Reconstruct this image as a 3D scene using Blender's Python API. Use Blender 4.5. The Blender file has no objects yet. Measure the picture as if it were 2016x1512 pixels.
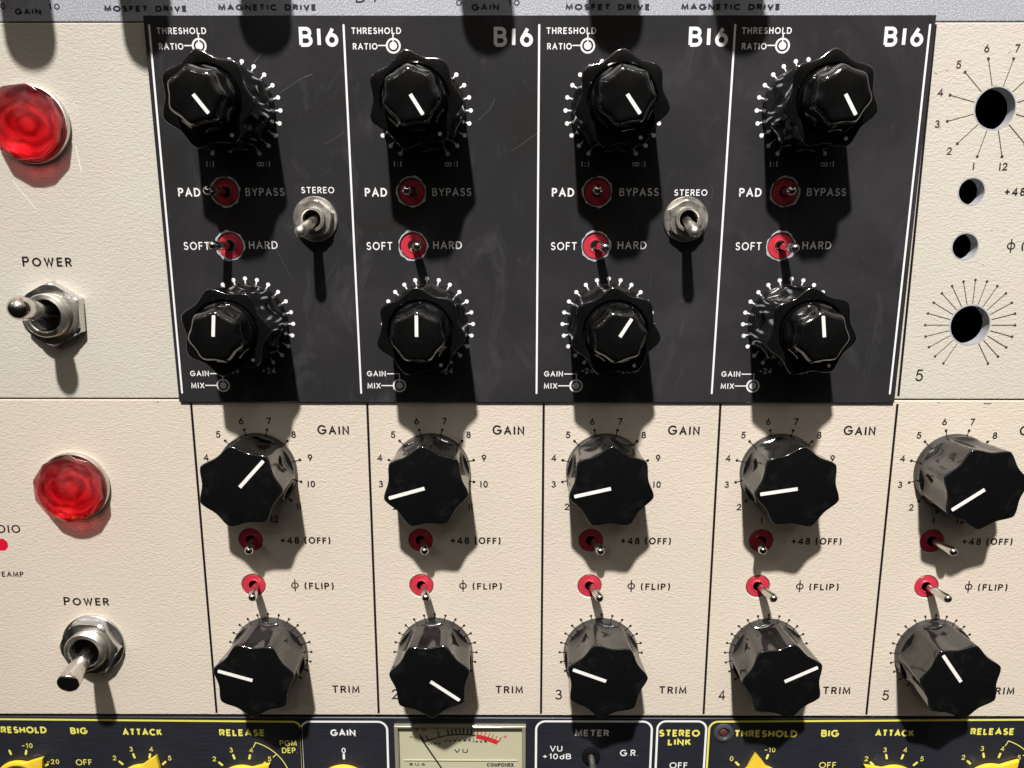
import bpy, bmesh, math, random
from mathutils import Matrix, Vector

random.seed(7)
scene = bpy.context.scene
C = scene.collection
R = math.radians
K = 0.001                      # everything below is measured in millimetres: x right, z up, d out of the panels

# ------------------------------------------------------------------ camera
cam_data = bpy.data.cameras.new('camera')
cam = bpy.data.objects.new('camera', cam_data)
C.objects.link(cam)
PITCH, ROLL, YAW = -0.1907, 0.0005, 0.0033
def cam_axes():
    def world(v):
        x, y, z = v
        c, s = math.cos(ROLL), math.sin(ROLL); x, z = c*x - s*z, s*x + c*z
        c, s = math.cos(PITCH), math.sin(PITCH); y, z = c*y - s*z, s*y + c*z
        c, s = math.cos(YAW), math.sin(YAW); x, y = c*x - s*y, s*x + c*y
        return Vector((x, y, z))
    return world((1, 0, 0)), world((0, 0, 1)), world((0, 1, 0))
ax, au, af = cam_axes()
m = Matrix((ax, au, -af)).transposed().to_4x4()
m.translation = Vector((81.99, -185.14, 39.65)) * K
cam.matrix_world = m
cam_data.sensor_width = 36
cam_data.lens = 36 * 1473.5 / 2016
cam_data.clip_start = 0.01
cam_data.clip_end = 20
scene.camera = cam

# ------------------------------------------------------------------ light
world = bpy.data.worlds.new('World')
scene.world = world
world.use_nodes = True
wn, wl = world.node_tree.nodes, world.node_tree.links
wn.clear()
wo = wn.new('ShaderNodeOutputWorld'); bg = wn.new('ShaderNodeBackground')
tc = wn.new('ShaderNodeTexCoord'); sx = wn.new('ShaderNodeSeparateXYZ')
mr = wn.new('ShaderNodeMapRange'); mr.interpolation_type = 'SMOOTHSTEP'
mr.inputs['From Min'].default_value = 0.12; mr.inputs['From Max'].default_value = 0.95
mr.inputs['To Min'].default_value = 0.006; mr.inputs['To Max'].default_value = 0.56
wl.new(tc.outputs['Generated'], sx.inputs[0]); wl.new(sx.outputs['Z'], mr.inputs['Value'])
wl.new(mr.outputs[0], bg.inputs['Strength'])
bg.inputs['Color'].default_value = (1.0, 0.885, 0.73, 1)
wl.new(bg.outputs[0], wo.inputs[0])

def lamp(name, loc, target, power, size, color):
    d = bpy.data.lights.new(name, 'AREA'); d.shape = 'DISK'; d.size = size * K
    d.energy = power; d.color = color
    o = bpy.data.objects.new(name, d); C.objects.link(o)
    o.location = Vector(loc) * K
    o.rotation_euler = (Vector(target) * K - o.location).to_track_quat('-Z', 'Y').to_euler()
    return o
# the one studio spotlight above and in front of the rack, and two far, weak ceiling lamps
sd = bpy.data.lights.new('key_spotlight', 'SPOT')
sd.energy = 316; sd.color = (1.0, 0.962, 0.93); sd.shadow_soft_size = 0.036
sd.spot_size = R(44); sd.spot_blend = 1.0
so = bpy.data.objects.new('key_spotlight', sd); C.objects.link(so)
so.location = Vector((-60, -1150, 1545)) * K
so.rotation_euler = (Vector((370, 0, -170)) * K - so.location).to_track_quat('-Z', 'Y').to_euler()
lamp('ceiling_lamp', (900, -1300, 1900), (90, 0, 0), 1.6, 90, (0.82, 0.9, 1.0))
lamp('ceiling_lamp', (-1500, -900, 1500), (90, 0, 0), 1.2, 90, (1.0, 0.9, 0.8))
lamp('ceiling_lamp', (300, -2400, 1700), (90, 0, 0), 1.6, 110, (1.0, 0.92, 0.84))
lamp('ceiling_lamp', (-700, -2300, 1300), (90, 0, 0), 1.2, 100, (0.9, 0.95, 1.0))

scene.render.engine = 'CYCLES'
scene.view_settings.view_transform = 'Standard'
scene.view_settings.look = 'None'
scene.view_settings.exposure = 0
scene.view_settings.gamma = 1
scene.view_settings.use_curve_mapping = False
scene.render.resolution_x = 1024
scene.render.resolution_y = 768

# ------------------------------------------------------------------ materials
class Mat:
    def __init__(s, name, col, rough=0.5, metal=0.0, spec=0.5, **kw):
        s.m = bpy.data.materials.new(name); s.m.use_nodes = True
        s.n, s.l = s.m.node_tree.nodes, s.m.node_tree.links
        s.b = s.n['Principled BSDF']
        s.b.inputs['Base Color'].default_value = (*col, 1)
        s.b.inputs['Roughness'].default_value = rough
        s.b.inputs['Metallic'].default_value = metal
        s.b.inputs['Specular IOR Level'].default_value = spec
        for k, v in kw.items(): s.b.inputs[k.replace('_', ' ')].default_value = v
    def coord(s, scale=(1, 1, 1)):
        t = s.n.new('ShaderNodeTexCoord'); mp = s.n.new('ShaderNodeMapping')
        mp.inputs['Scale'].default_value = scale
        s.l.new(t.outputs['Object'], mp.inputs[0]); return mp.outputs[0]
    def noise(s, vec, scale, detail=3, rough=0.5, dist=0.0):
        t = s.n.new('ShaderNodeTexNoise'); t.inputs['Scale'].default_value = scale
        t.inputs['Detail'].default_value = detail; t.inputs['Roughness'].default_value = rough
        t.inputs['Distortion'].default_value = dist
        s.l.new(vec, t.inputs['Vector']); return t.outputs['Fac']
    def ramp(s, fac, stops):
        t = s.n.new('ShaderNodeValToRGB'); e = t.color_ramp.elements
        while len(e) < len(stops): e.new(0.5)
        for q, (p, c) in zip(e, stops):
            q.position = p; q.color = (*c, 1) if len(c) == 3 else c
        s.l.new(fac, t.inputs[0]); return t.outputs[0]
    def mixc(s, fac, a, b, mode='MIX'):
        t = s.n.new('ShaderNodeMix'); t.data_type = 'RGBA'; t.blend_type = mode
        for sock, v in ((t.inputs[0], fac), (t.inputs[6], a), (t.inputs[7], b)):
            if hasattr(v, 'links'): s.l.new(v, sock)
            elif isinstance(v, (int, float)): sock.default_value = v
            else: sock.default_value = (*v, 1)
        return t.outputs[2]
    def math(s, op, a, b):
        t = s.n.new('ShaderNodeMath'); t.operation = op
        for sock, v in ((t.inputs[0], a), (t.inputs[1], b)):
            if hasattr(v, 'links'): s.l.new(v, sock)
            else: sock.default_value = v
        return t.outputs[0]
    def bump(s, h, dist, strength=1.0):
        t = s.n.new('ShaderNodeBump'); t.inputs['Distance'].default_value = dist * K
        t.inputs['Strength'].default_value = strength
        s.l.new(h, t.inputs['Height']); s.l.new(t.outputs[0], s.b.inputs['Normal'])
    def color(s, sock): s.l.new(sock, s.b.inputs['Base Color'])
    def rough(s, sock): s.l.new(sock, s.b.inputs['Roughness'])

def cream(name, c1, c2, stain=False):
    M = Mat(name, c1, 0.5, 0, 0.35)
    v = M.coord((1, 1, 1.9))
    n1 = M.noise(v, 860, 2.5, 0.55, 0.9)
    n2 = M.noise(v, 1500, 2, 0.5, 0.4)
    h = M.math('ADD', M.math('MULTIPLY', n1, 0.75), M.math('MULTIPLY', n2, 0.25))
    M.bump(h, 0.20, 1.0)
    big = M.noise(M.coord(), 28, 4, 0.6)
    sp = M.noise(M.coord(), 420, 2, 0.5)
    col = M.mixc(M.ramp(big, [(0.35, (0, 0, 0)), (0.7, (1, 1, 1))]), c1, c2)
    if stain:
        st = M.noise(M.coord((1, 1, 0.8)), 95, 4, 0.65, 0.6)
        col = M.mixc(M.ramp(st, [(0.52, (0, 0, 0)), (0.72, (0.55, 0.55, 0.55))]), col, (0.60, 0.50, 0.44))
    gr = M.noise(M.coord((1, 1, 1.4)), 60, 5, 0.75, 0.4)
    col = M.mixc(M.ramp(gr, [(0.60, (0, 0, 0)), (0.82, (0.30, 0.30, 0.30))]), col, tuple(x*0.78 for x in c1))
    col = M.mixc(M.ramp(sp, [(0.70, (0, 0, 0)), (0.80, (0.25, 0.25, 0.25))]), col, tuple(x*0.72 for x in c1))
    M.color(col)
    return M.m
m_cream_low = cream('cream_wrinkle_paint', (0.628, 0.555, 0.466), (0.612, 0.545, 0.452))
m_cream_up = cream('aged_cream_wrinkle_paint', (0.565, 0.535, 0.460), (0.55, 0.507, 0.440), True)

def plate_black():
    M = Mat('black_satin_plate', (0.02, 0.02, 0.021), 0.33, 0, 0.42)
    v = M.coord()
    sm = M.noise(v, 26, 5, 0.62, 0.6)
    fp = M.noise(M.coord((1, 1, 0.45)), 110, 5, 0.7, 0.8)
    dust = M.noise(v, 900, 2, 0.6)
    a = M.ramp(sm, [(0.30, (0.0230, 0.0234, 0.0225)), (0.52, (0.0270, 0.0262, 0.0285)), (0.76, (0.040, 0.0392, 0.0425))])
    col = M.mixc(M.ramp(fp, [(0.56, (0, 0, 0)), (0.80, (0.9, 0.9, 0.9))]), a, (0.060, 0.059, 0.064))
    col = M.mixc(M.ramp(dust, [(0.765, (0, 0, 0)), (0.80, (0.55, 0.55, 0.55))]), col, (0.20, 0.20, 0.20))
    M.color(col)
    M.rough(M.ramp(sm, [(0.3, (0.13, 0.13, 0.13)), (0.75, (0.34, 0.34, 0.34))]))
    M.bump(M.noise(v, 1700, 2, 0.5), 0.006, 1.0)
    return M.m
m_plate = plate_black()

def brushed_black():
    M = Mat('brushed_black_anodised', (0.02, 0.022, 0.03), 0.42, 0.0, 0.55)
    v = M.coord((0.045, 1, 1))
    n = M.noise(v, 2600, 4, 0.65)
    n2 = M.noise(M.coord((0.3, 1, 1)), 140, 4, 0.6)
    col = M.ramp(n, [(0.3, (0.013, 0.014, 0.019)), (0.6, (0.023, 0.025, 0.034)), (0.8, (0.040, 0.043, 0.055))])
    M.color(M.mixc(M.math('MULTIPLY', n2, 0.6), col, (0.012, 0.013, 0.017)))
    M.bump(n, 0.02, 0.8)
    return M.m
m_brushed = brushed_black()

def grey_sparkle():
    M = Mat('silver_hammered_paint', (0.5, 0.51, 0.54), 0.45, 0.0, 0.5)
    v = M.coord()
    n = M.noise(v, 1900, 2, 0.6)
    n2 = M.noise(v, 3600, 2, 0.6)
    M.color(M.ramp(n2, [(0.3, (0.23, 0.24, 0.27)), (0.52, (0.36, 0.375, 0.415)), (0.72, (0.68, 0.70, 0.75))]))
    M.bump(n, 0.10, 1.0)
    return M.m
m_grey = grey_sparkle()

def bakelite(name, dust):
    M = Mat(name, (0.012, 0.012, 0.012), 0.08, 0, 0.85, IOR=1.56)
    v = M.coord()
    M.rough(M.ramp(M.noise(v, 190, 4, 0.65), [(0.35, (0.06, 0.06, 0.06)), (0.75, (0.17, 0.17, 0.17))]))
    d = M.noise(v, 1500, 3, 0.7)
    film = M.ramp(M.noise(v, 75, 3, 0.6), [(0.42, (0, 0, 0)), (0.75, (dust, dust, dust))])
    c = M.mixc(film, (0.0035, 0.0035, 0.0035), (0.075, 0.075, 0.08))
    M.color(M.mixc(M.ramp(d, [(0.62, (0, 0, 0)), (0.75, (0.5, 0.5, 0.5))]), c, (0.07, 0.07, 0.07)))
    return M.m
m_knob = bakelite('glossy_black_bakelite', 0.05)
m_dusty = bakelite('dusty_black_bakelite', 0.28)
def knob_face():
    M = Mat('matt_black_knob_face', (0.006, 0.006, 0.006), 0.30, 0, 0.22)
    d = M.noise(M.coord(), 1300, 3, 0.7)
    s = M.noise(M.coord(), 170, 4, 0.7)
    c = M.mixc(M.ramp(s, [(0.55, (0, 0, 0)), (0.8, (1, 1, 1))]), (0.004, 0.004, 0.0041), (0.014, 0.014, 0.0145))
    M.color(M.mixc(M.ramp(d, [(0.72, (0, 0, 0)), (0.80, (0.6, 0.6, 0.6))]), c, (0.03, 0.03, 0.03)))
    return M.m
m_face = knob_face()

def metal(name, col, r0, r1, sc=300, me=1.0):
    M = Mat(name, col, r0, me)
    n = M.noise(M.coord(), sc, 4, 0.65)
    M.rough(M.ramp(n, [(0.35, (r0,)*3), (0.7, (r1,)*3)]))
    M.color(M.mixc(M.ramp(M.noise(M.coord(), sc*2.3, 3, 0.6), [(0.6, (0, 0, 0)), (0.8, (0.6, 0.6, 0.6))]), col, tuple(x*0.6 for x in col)))
    return M.m
m_chrome = metal('worn_chrome', (0.68, 0.66, 0.63), 0.10, 0.26)
m_zinc = metal('zinc_plated_steel', (0.66, 0.65, 0.64), 0.24, 0.42)
m_nickel = metal('dull_nickel', (0.70, 0.665, 0.61), 0.32, 0.50)
m_alu = metal('raw_aluminium', (0.62, 0.63, 0.66), 0.34, 0.6, 700, 0.45)
def knurled():
    M = Mat('pitted_chrome', (0.70, 0.68, 0.66), 0.12, 1.0)
    M.bump(M.noise(M.coord(), 900, 3, 0.7), 0.10, 0.8)
    return M.m
m_pitted = knurled()
def plain(name, col, rough=0.5, spec=0.4, var=0.12, sc=400):
    M = Mat(name, col, rough, 0, spec)
    n = M.noise(M.coord(), sc, 3, 0.6)
    M.color(M.mixc(n, tuple(max(0, x*(1-var)) for x in col), tuple(min(1, x*(1+var)) for x in col)))
    return M.m
m_ink = plain('dark_brown_ink', (0.018, 0.012, 0.011), 0.45)
m_ink_thin = plain('faded_brown_ink', (0.07, 0.042, 0.036), 0.5, 0.4, 0.4)
m_black = plain('black_paint_line', (0.010, 0.008, 0.008), 0.4)
m_white = plain('white_print', (0.80, 0.80, 0.80), 0.5, 0.4, 0.06)
m_offwhite = plain('thin_white_print', (0.66, 0.66, 0.66), 0.5, 0.4, 0.1)
m_pointer = plain('white_pointer_paint', (0.80, 0.79, 0.76), 0.5, 0.4, 0.05)
m_yellow = plain('yellow_print', (0.76, 0.70, 0.13), 0.5, 0.3, 0.06)
m_yplastic = plain('yellow_plastic', (0.74, 0.52, 0.035), 0.35, 0.5, 0.08)
m_red = plain('red_plastic_bushing', (0.50, 0.032, 0.055), 0.28, 0.5, 0.1)
m_redink = plain('red_ink', (0.60, 0.006, 0.03), 0.45)
m_vured = plain('meter_red_ink', (0.62, 0.03, 0.035), 0.5)
m_dark = plain('dark_void', (0.004, 0.004, 0.004), 0.8, 0.1)
m_navy = plain('grey_black_ink', (0.02, 0.02, 0.03), 0.45)
m_dial = plain('cream_meter_card', (0.57, 0.545, 0.425), 0.55, 0.3, 0.06, 60)
m_bezel = plain('olive_clear_plastic', (0.24, 0.225, 0.165), 0.12, 0.55, 0.12, 150)
m_scratch = plain('bare_scratch', (0.055, 0.055, 0.058), 0.5, 0.4, 0.4, 300)
m_stain = plain('smudge', (0.05, 0.05, 0.052), 0.5)
m_lens = plain('dull_red_lens', (0.10, 0.03, 0.03), 0.25, 0.5)

def jewel_glass():
    M = Mat('red_jewel_glass', (1.0, 0.90, 0.90), 0.0, 0, 0.8)
    M.b.inputs['Transmission Weight'].default_value = 1.0
    M.b.inputs['IOR'].default_value = 1.5
    tr = M.n.new('ShaderNodeBsdfTransparent'); tr.inputs[0].default_value = (0.95, 0.85, 0.85, 1)
    va = M.n.new('ShaderNodeVolumeAbsorption'); va.inputs['Color'].default_value = (0.985, 0.02, 0.13, 1)
    va.inputs['Density'].default_value = 270      # red grows with the thickness of glass
    M.l.new(va.outputs[0], M.n['Material Output'].inputs['Volume'])
    mx = M.n.new('ShaderNodeMixShader'); mx.inputs[0].default_value = 0.34
    out = M.n['Material Output']
    df = M.n.new('ShaderNodeBsdfDiffuse'); df.inputs[0].default_value = (0.75, 0.5, 0.5, 1)      # pale patchy haze painted in for the facets' reflections
    m2 = M.n.new('ShaderNodeMixShader')
    M.l.new(M.ramp(M.noise(M.coord(), 170, 4, 0.7), [(0.45, (0.0, 0.0, 0.0)), (0.80, (0.07, 0.07, 0.07))]), m2.inputs[0])
    M.l.new(M.b.outputs[0], mx.inputs[1]); M.l.new(tr.outputs[0], mx.inputs[2])
    M.l.new(mx.outputs[0], m2.inputs[1]); M.l.new(df.outputs[0], m2.inputs[2]); M.l.new(m2.outputs[0], out.inputs[0])
    return M.m
m_jewel = jewel_glass()
def reflector():
    M = Mat('silvered_reflector', (0.8, 0.55, 0.52), 0.3, 0.35)
    w = M.n.new('ShaderNodeTexWave'); w.wave_type = 'RINGS'; w.rings_direction = 'SPHERICAL'
    w.inputs['Scale'].default_value = 120; w.inputs['Distortion'].default_value = 3.0
    w.inputs['Detail'].default_value = 1; w.inputs['Detail Scale'].default_value = 2.5
    M.l.new(M.coord((1, 1, 1.25)), w.inputs['Vector'])
    n = M.noise(M.coord(), 230, 2, 0.5, 0.5)
    h = M.math('ADD', M.math('MULTIPLY', w.outputs['Fac'], 0.45), n)
    M.bump(h, 0.12, 1.0)
    M.color(M.ramp(h, [(0.35, (0.34, 0.16, 0.16)), (0.70, (0.55, 0.34, 0.34)), (0.92, (0.95, 0.82, 0.82))]))
    return M.m
m_reflector = reflector()
def clear_pane():
    M = Mat('clear_cover', (1, 1, 1), 0.03, 0, 0.5)
    tr = M.n.new('ShaderNodeBsdfTransparent'); tr.inputs[0].default_value = (0.95, 0.95, 0.9, 1)
    gl = M.n.new('ShaderNodeBsdfGlossy'); gl.inputs['Roughness'].default_value = 0.05
    mx = M.n.new('ShaderNodeMixShader')
    mx.inputs[0].default_value = 0.05; M.l.new(tr.outputs[0], mx.inputs[1]); M.l.new(gl.outputs[0], mx.inputs[2])
    M.l.new(mx.outputs[0], M.n['Material Output'].inputs[0])
    return M.m
m_pane = clear_pane()

# ------------------------------------------------------------------ mesh helpers
class MB:
    """collects vertices in mm (x, d, z) and builds one mesh object"""
    def __init__(s): s.v, s.f, s.mi, s.lift = [], [], [], 0.0
    def quad(s, idx, mi=0): s.f.append(tuple(idx)); s.mi.append(mi)
    def add(s, x, d, z): s.v.append((x, d, z)); return len(s.v) - 1
    def poly(s, pts, d, mi=0):
        s.quad([s.add(x, d, z) for x, z in pts], mi)
    def lathe(s, prof, n=64, cx=0, cz=0, mi=0, cap0=False, cap1=False, mis=None):
        rings = []
        for r, d in prof:
            rings.append([s.add(cx + r*math.sin(2*math.pi*k/n), d, cz + r*math.cos(2*math.pi*k/n)) for k in range(n)])
        for q, (a, b) in enumerate(zip(rings, rings[1:])):
            for k in range(n):
                s.quad((a[k], a[(k+1) % n], b[(k+1) % n], b[k]), mis[q] if mis else mi)
        if cap0: s.quad(rings[0][::-1], mi)
        if cap1: s.quad(rings[-1], mis[-1] if mis else mi)
    def rings(s, rings, mi=0, cap1=None, cap0=False):
        ids = [[s.add(*p) for p in r] for r in rings]
        n = len(ids[0])
        for a, b in zip(ids, ids[1:]):
            for k in range(n): s.quad((a[k], a[(k+1) % n], b[(k+1) % n], b[k]), mi)
        if cap1 is not None: s.quad(ids[-1], cap1)
        if cap0: s.quad(ids[0][::-1], mi)
    def disc(s, cx, cz, r, d, n=20, mi=0, rot=0.0):
        s.lift += 0.0015; d += s.lift
        s.poly([(cx + r*math.sin(2*math.pi*k/n + rot), cz + r*math.cos(2*math.pi*k/n + rot)) for k in range(n)], d, mi)
    def stroke(s, pts, w, d, closed=False, mi=0, cap=True, widths=None):
        """flat ribbon with mitred corners; each ribbon sits a hair above the last"""
        s.lift += 0.0015; d += s.lift
        P = [Vector((p[0], p[1])) for p in pts]
        Q = [P[0]]
        for p in P[1:]:
            if (p - Q[-1]).length > 1e-5: Q.append(p)
        if closed and (Q[0] - Q[-1]).length < 1e-5: Q.pop()
        P = Q; n = len(P)
        if n < 2: return
        L, Rr = [], []
        for i in range(n):
            if closed: a, b = P[i-1], P[(i+1) % n]
            else: a, b = P[max(i-1, 0)], P[min(i+1, n-1)]
            t0 = (P[i] - a); t1 = (b - P[i])
            if t0.length < 1e-9: t0 = t1
            if t1.length < 1e-9: t1 = t0
            t0 = t0.normalized(); t1 = t1.normalized()
            n0 = Vector((-t0.y, t0.x)); n1 = Vector((-t1.y, t1.x))
            mvec = n0 + n1
            if mvec.length < 0.2: mvec = n0
            mvec = mvec.normalized()
            k = 1 / max(0.45, mvec.dot(n1))
            ww = (widths[i] if widths else w) / 2
            L.append(P[i] + mvec*k*ww); Rr.append(P[i] - mvec*k*ww)
        li = [s.add(p.x, d, p.y) for p in L]; ri = [s.add(p.x, d, p.y) for p in Rr]
        for i in range(n if closed else n-1):
            j = (i+1) % n
            s.quad((li[i], ri[i], ri[j], li[j]), mi)
        if cap and not closed:
            for e, (i, o) in enumerate(((0, 1), (n-1, n-2))):
                t = (P[i] - P[o]).normalized(); nn = Vector((-t.y, t.x)); ww = (widths[i] if widths else w)/2
                pts = [P[i] + nn*ww*math.cos(a) + t*ww*math.sin(a) for a in [math.pi*q/6 for q in range(7)]]
                s.poly([(p.x, p.y) for p in pts][::-1], d, mi)
    def build(s, name, mats, parent=None, loc=(0, 0, 0), rot=0.0, smooth=None):
        me = bpy.data.meshes.new(name)
        me.from_pydata([(x*K, -d*K, z*K) for x, d, z in s.v], [], s.f)
        if not isinstance(mats, (list, tuple)): mats = [mats]
        for mm in mats: me.materials.append(mm)
        me.polygons.foreach_set('material_index', s.mi)
        bm = bmesh.new(); bm.from_mesh(me)
        bmesh.ops.recalc_face_normals(bm, faces=bm.faces)
        bm.to_mesh(me); bm.free()
        if smooth:
            me.polygons.foreach_set('use_smooth', [True]*len(me.polygons))
            me.set_sharp_from_angle(angle=R(smooth))
        me.update()
        return link(name, me, parent, loc, rot)
def flat_fix(o):
    """printed sheets face outwards (towards -y)"""
    bm = bmesh.new(); bm.from_mesh(o.data)
    for f in bm.faces:
        f.normal_update()
        if f.normal.y > 0: f.normal_flip()
    bm.to_mesh(o.data); bm.free(); return o
def link(name, me, parent=None, loc=(0, 0, 0), rot=0.0):
    o = bpy.data.objects.new(name, me); C.objects.link(o)
    o.location = (loc[0]*K, -loc[1]*K, loc[2]*K)
    o.rotation_euler = (0, R(rot), 0)          # positive = clockwise as seen from the camera
    if parent: o.parent = parent
    return o
def thing(name, label, cat, group=None):
    o = bpy.data.objects.new(name, None); C.objects.link(o)
    o.empty_display_size = 0.02
    o['label'] = label; o['category'] = cat
    if group: o['group'] = group
    return o

def plate(name, x0, x1, z0, z1, d, thick, holes, mats, parent, bevel=0.3, rr=0.0):
    """flat plate whose front is at depth d, pierced by round holes; slot 1 = cut walls"""
    cu = bpy.data.curves.new(name, 'CURVE'); cu.dimensions = '2D'; cu.fill_mode = 'BOTH'
    cu.extrude = (thick/2 - bevel)*K; cu.bevel_depth = bevel*K; cu.bevel_resolution = 2; cu.offset = -bevel*K
    def spl(pts):
        sp = cu.splines.new('POLY'); sp.points.add(len(pts)-1)
        for q, (x, z) in zip(sp.points, pts): q.co = (x*K, z*K, 0, 1)
        sp.use_cyclic_u = True
    spl([(x0, z0), (x1, z0), (x1, z1), (x0, z1)])
    for h in holes:
        if len(h) == 3:
            cx, cz, r = h
            spl([(cx + r*math.cos(-2*math.pi*k/48), cz + r*math.sin(-2*math.pi*k/48)) for k in range(48)])
        else:
            a, b, c2, d2 = h
            spl([(a, c2), (a, d2), (b, d2), (b, c2)])
    o = bpy.data.objects.new(name, cu); C.objects.link(o)
    bpy.context.view_layer.update()
    me = bpy.data.meshes.new_from_object(o.evaluated_get(bpy.context.evaluated_depsgraph_get()))
    bpy.data.objects.remove(o); bpy.data.curves.remove(cu)
    me.name = name
    me.transform(Matrix.Rotation(R(90), 4, 'X'))      # curve plane -> panel plane, front towards -y
    me.transform(Matrix.Translation((0, -(d - thick/2)*K, 0)))
    me.materials.clear()
    for mm in mats: me.materials.append(mm)
    for p in me.polygons:
        p.use_smooth = False
        p.material_index = 0
        if len(mats) > 1 and abs(p.normal.y) < 0.3:
            c = p.center
            if x0*K + 0.002 < c.x < x1*K - 0.002 and z0*K + 0.002 < c.z < z1*K - 0.002: p.material_index = 1
    me.update()
    return link(name, me, parent)

# ------------------------------------------------------------------ stroke lettering
def arc(cx, cy, rx, ry, a0, a1, n=None):
    n = n or max(4, int(abs(a1-a0)/15))
    return [(cx + rx*math.cos(R(a0 + (a1-a0)*k/n)), cy + ry*math.sin(R(a0 + (a1-a0)*k/n))) for k in range(n+1)]
G = {
 'A': (.86, [[(0, 0), (.43, 1), (.86, 0)], [(.16, .33), (.70, .33)]]),
 'B': (.64, [[(.34, .53), (0, .53)], [(0, 0), (0, 1), (.34, 1)] + arc(.34, .765, .24, .235, 90, -90), [(0, 0), (.36, 0)] + arc(.36, .265, .28, .265, -90, 90) ]),
 'C': (.88, [arc(.5, .5, .5, .5, 48, 312)]),
 'D': (.78, [[(0, 0), (0, 1), (.28, 1)] + arc(.28, .5, .5, .5, 90, -90) + [(0, 0)]]),
 'E': (.54, [[(.54, 0), (0, 0), (0, 1), (.54, 1)], [(0, .52), (.48, .52)]]),
 'F': (.52, [[(0, 0), (0, 1), (.52, 1)], [(0, .52), (.46, .52)]]),
 'G': (.96, [arc(.5, .5, .5, .5, 45, 345) + [(.97, .46), (.56, .46)]]),
 'H': (.70, [[(0, 0), (0, 1)], [(.70, 0), (.70, 1)], [(0, .52), (.70, .52)]]),
 'I': (.0, [[(0, 0), (0, 1)]]),
 'K': (.66, [[(0, 0), (0, 1)], [(.60, 1), (0, .42)], [(.22, .62), (.66, 0)]]),
 'L': (.48, [[(0, 1), (0, 0), (.48, 0)]]),
 'M': (.90, [[(0, 0), (.06, 1), (.45, .12), (.84, 1), (.90, 0)]]),
 'N': (.74, [[(0, 0), (0, 1), (.74, 0), (.74, 1)]]),
 'O': (1.0, [arc(.5, .5, .5, .5, 0, 360)]),
 'P': (.60, [[(0, 0), (0, 1), (.34, 1)] + arc(.34, .74, .26, .26, 90, -90) + [(0, .48)]]),
 'R': (.62, [[(0, 0), (0, 1), (.34, 1)] + arc(.34, .75, .25, .25, 90, -90) + [(0, .5)], [(.30, .5), (.62, 0)]]),
 'S': (.58, [arc(.29, .745, .25, .255, 35, 270) + arc(.29, .255, .29, .255, 90, -150)[1:]]),
 'T': (.66, [[(0, 1), (.66, 1)], [(.33, 1), (.33, 0)]]),
 'U': (.68, [[(0, 1), (0, .34)] + arc(.34, .34, .34, .34, 180, 360) + [(.68, 1)]]),
 'V': (.78, [[(0, 1), (.39, 0), (.78, 1)]]),
 'W': (1.1, [[(0, 1), (.28, 0), (.55, .95), (.82, 0), (1.1, 1)]]),
 'X': (.70, [[(0, 0), (.70, 1)], [(0, 1), (.70, 0)]]),
 'Y': (.72, [[(0, 1), (.36, .46), (.72, 1)], [(.36, .46), (.36, 0)]]),
 'd': (.54, [arc(.27, .30, .27, .30, 0, 360), [(.54, 1), (.54, 0)]]),
 '0': (.58, [arc(.29, .5, .29, .5, 0, 360)]),
 '1': (.20, [[(0, .80), (.20, 1), (.20, 0)]]),
 '|': (.0, [[(0, 0), (0, 1)]]),
 '2': (.58, [arc(.28, .71, .28, .29, 165, -35) + [(0, 0), (.58, 0)]]),
 '3': (.56, [arc(.27, .76, .23, .24, 150, -90), arc(.27, .26, .29, .26, 90, -150)]),
 '4': (.68, [[(.50, 0), (.50, 1), (0, .27), (.68, .27)]]),
 '5': (.58, [[(.54, 1), (.14, 1), (.06, .54)] + arc(.28, .32, .30, .32, 125, -150)]),
 '6': (.60, [arc(.30, .31, .30, .31, 0, 360), [(.02, .40), (.36, 1)]]),
 '7': (.56, [[(0, 1), (.56, 1), (.16, 0)]]),
 '8': (.58, [arc(.29, .76, .22, .24, 0, 360), arc(.29, .27, .29, .27, 0, 360)]),
 '9': (.60, [arc(.30, .69, .30, .31, 0, 360), [(.58, .60), (.24, 0)]]),
 '+': (.60, [[(0, .48), (.60, .48)], [(.30, .18), (.30, .78)]]),
 '-': (.40, [[(0, .45), (.40, .45)]]),
 '(': (.22, [arc(.66, .5, .66, 1.05, 146, 214)]),
 ')': (.22, [arc(-.44, .5, .66, 1.05, 34, -34)]),
 '.': (.02, [[(0, 0), (.02, .02)]]),
 ':': (.02, [[(0, .12), (.02, .16)], [(0, .66), (.02, .70)]]),
 '%': (.70, [arc(.14, .8, .14, .18, 0, 360), arc(.56, .2, .14, .18, 0, 360), [(.10, 0), (.60, 1)]]),
 '@': (1.1, [arc(.27, .42, .27, .34, 0, 360), arc(.82, .42, .27, .34, 0, 360)]),     # the infinity sign of a ratio dial
 'Q': (.60, [arc(.30, .46, .30, .36, 0, 360), [(.30, -.28), (.30, 1.22)]]),           # the phase symbol
}
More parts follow.
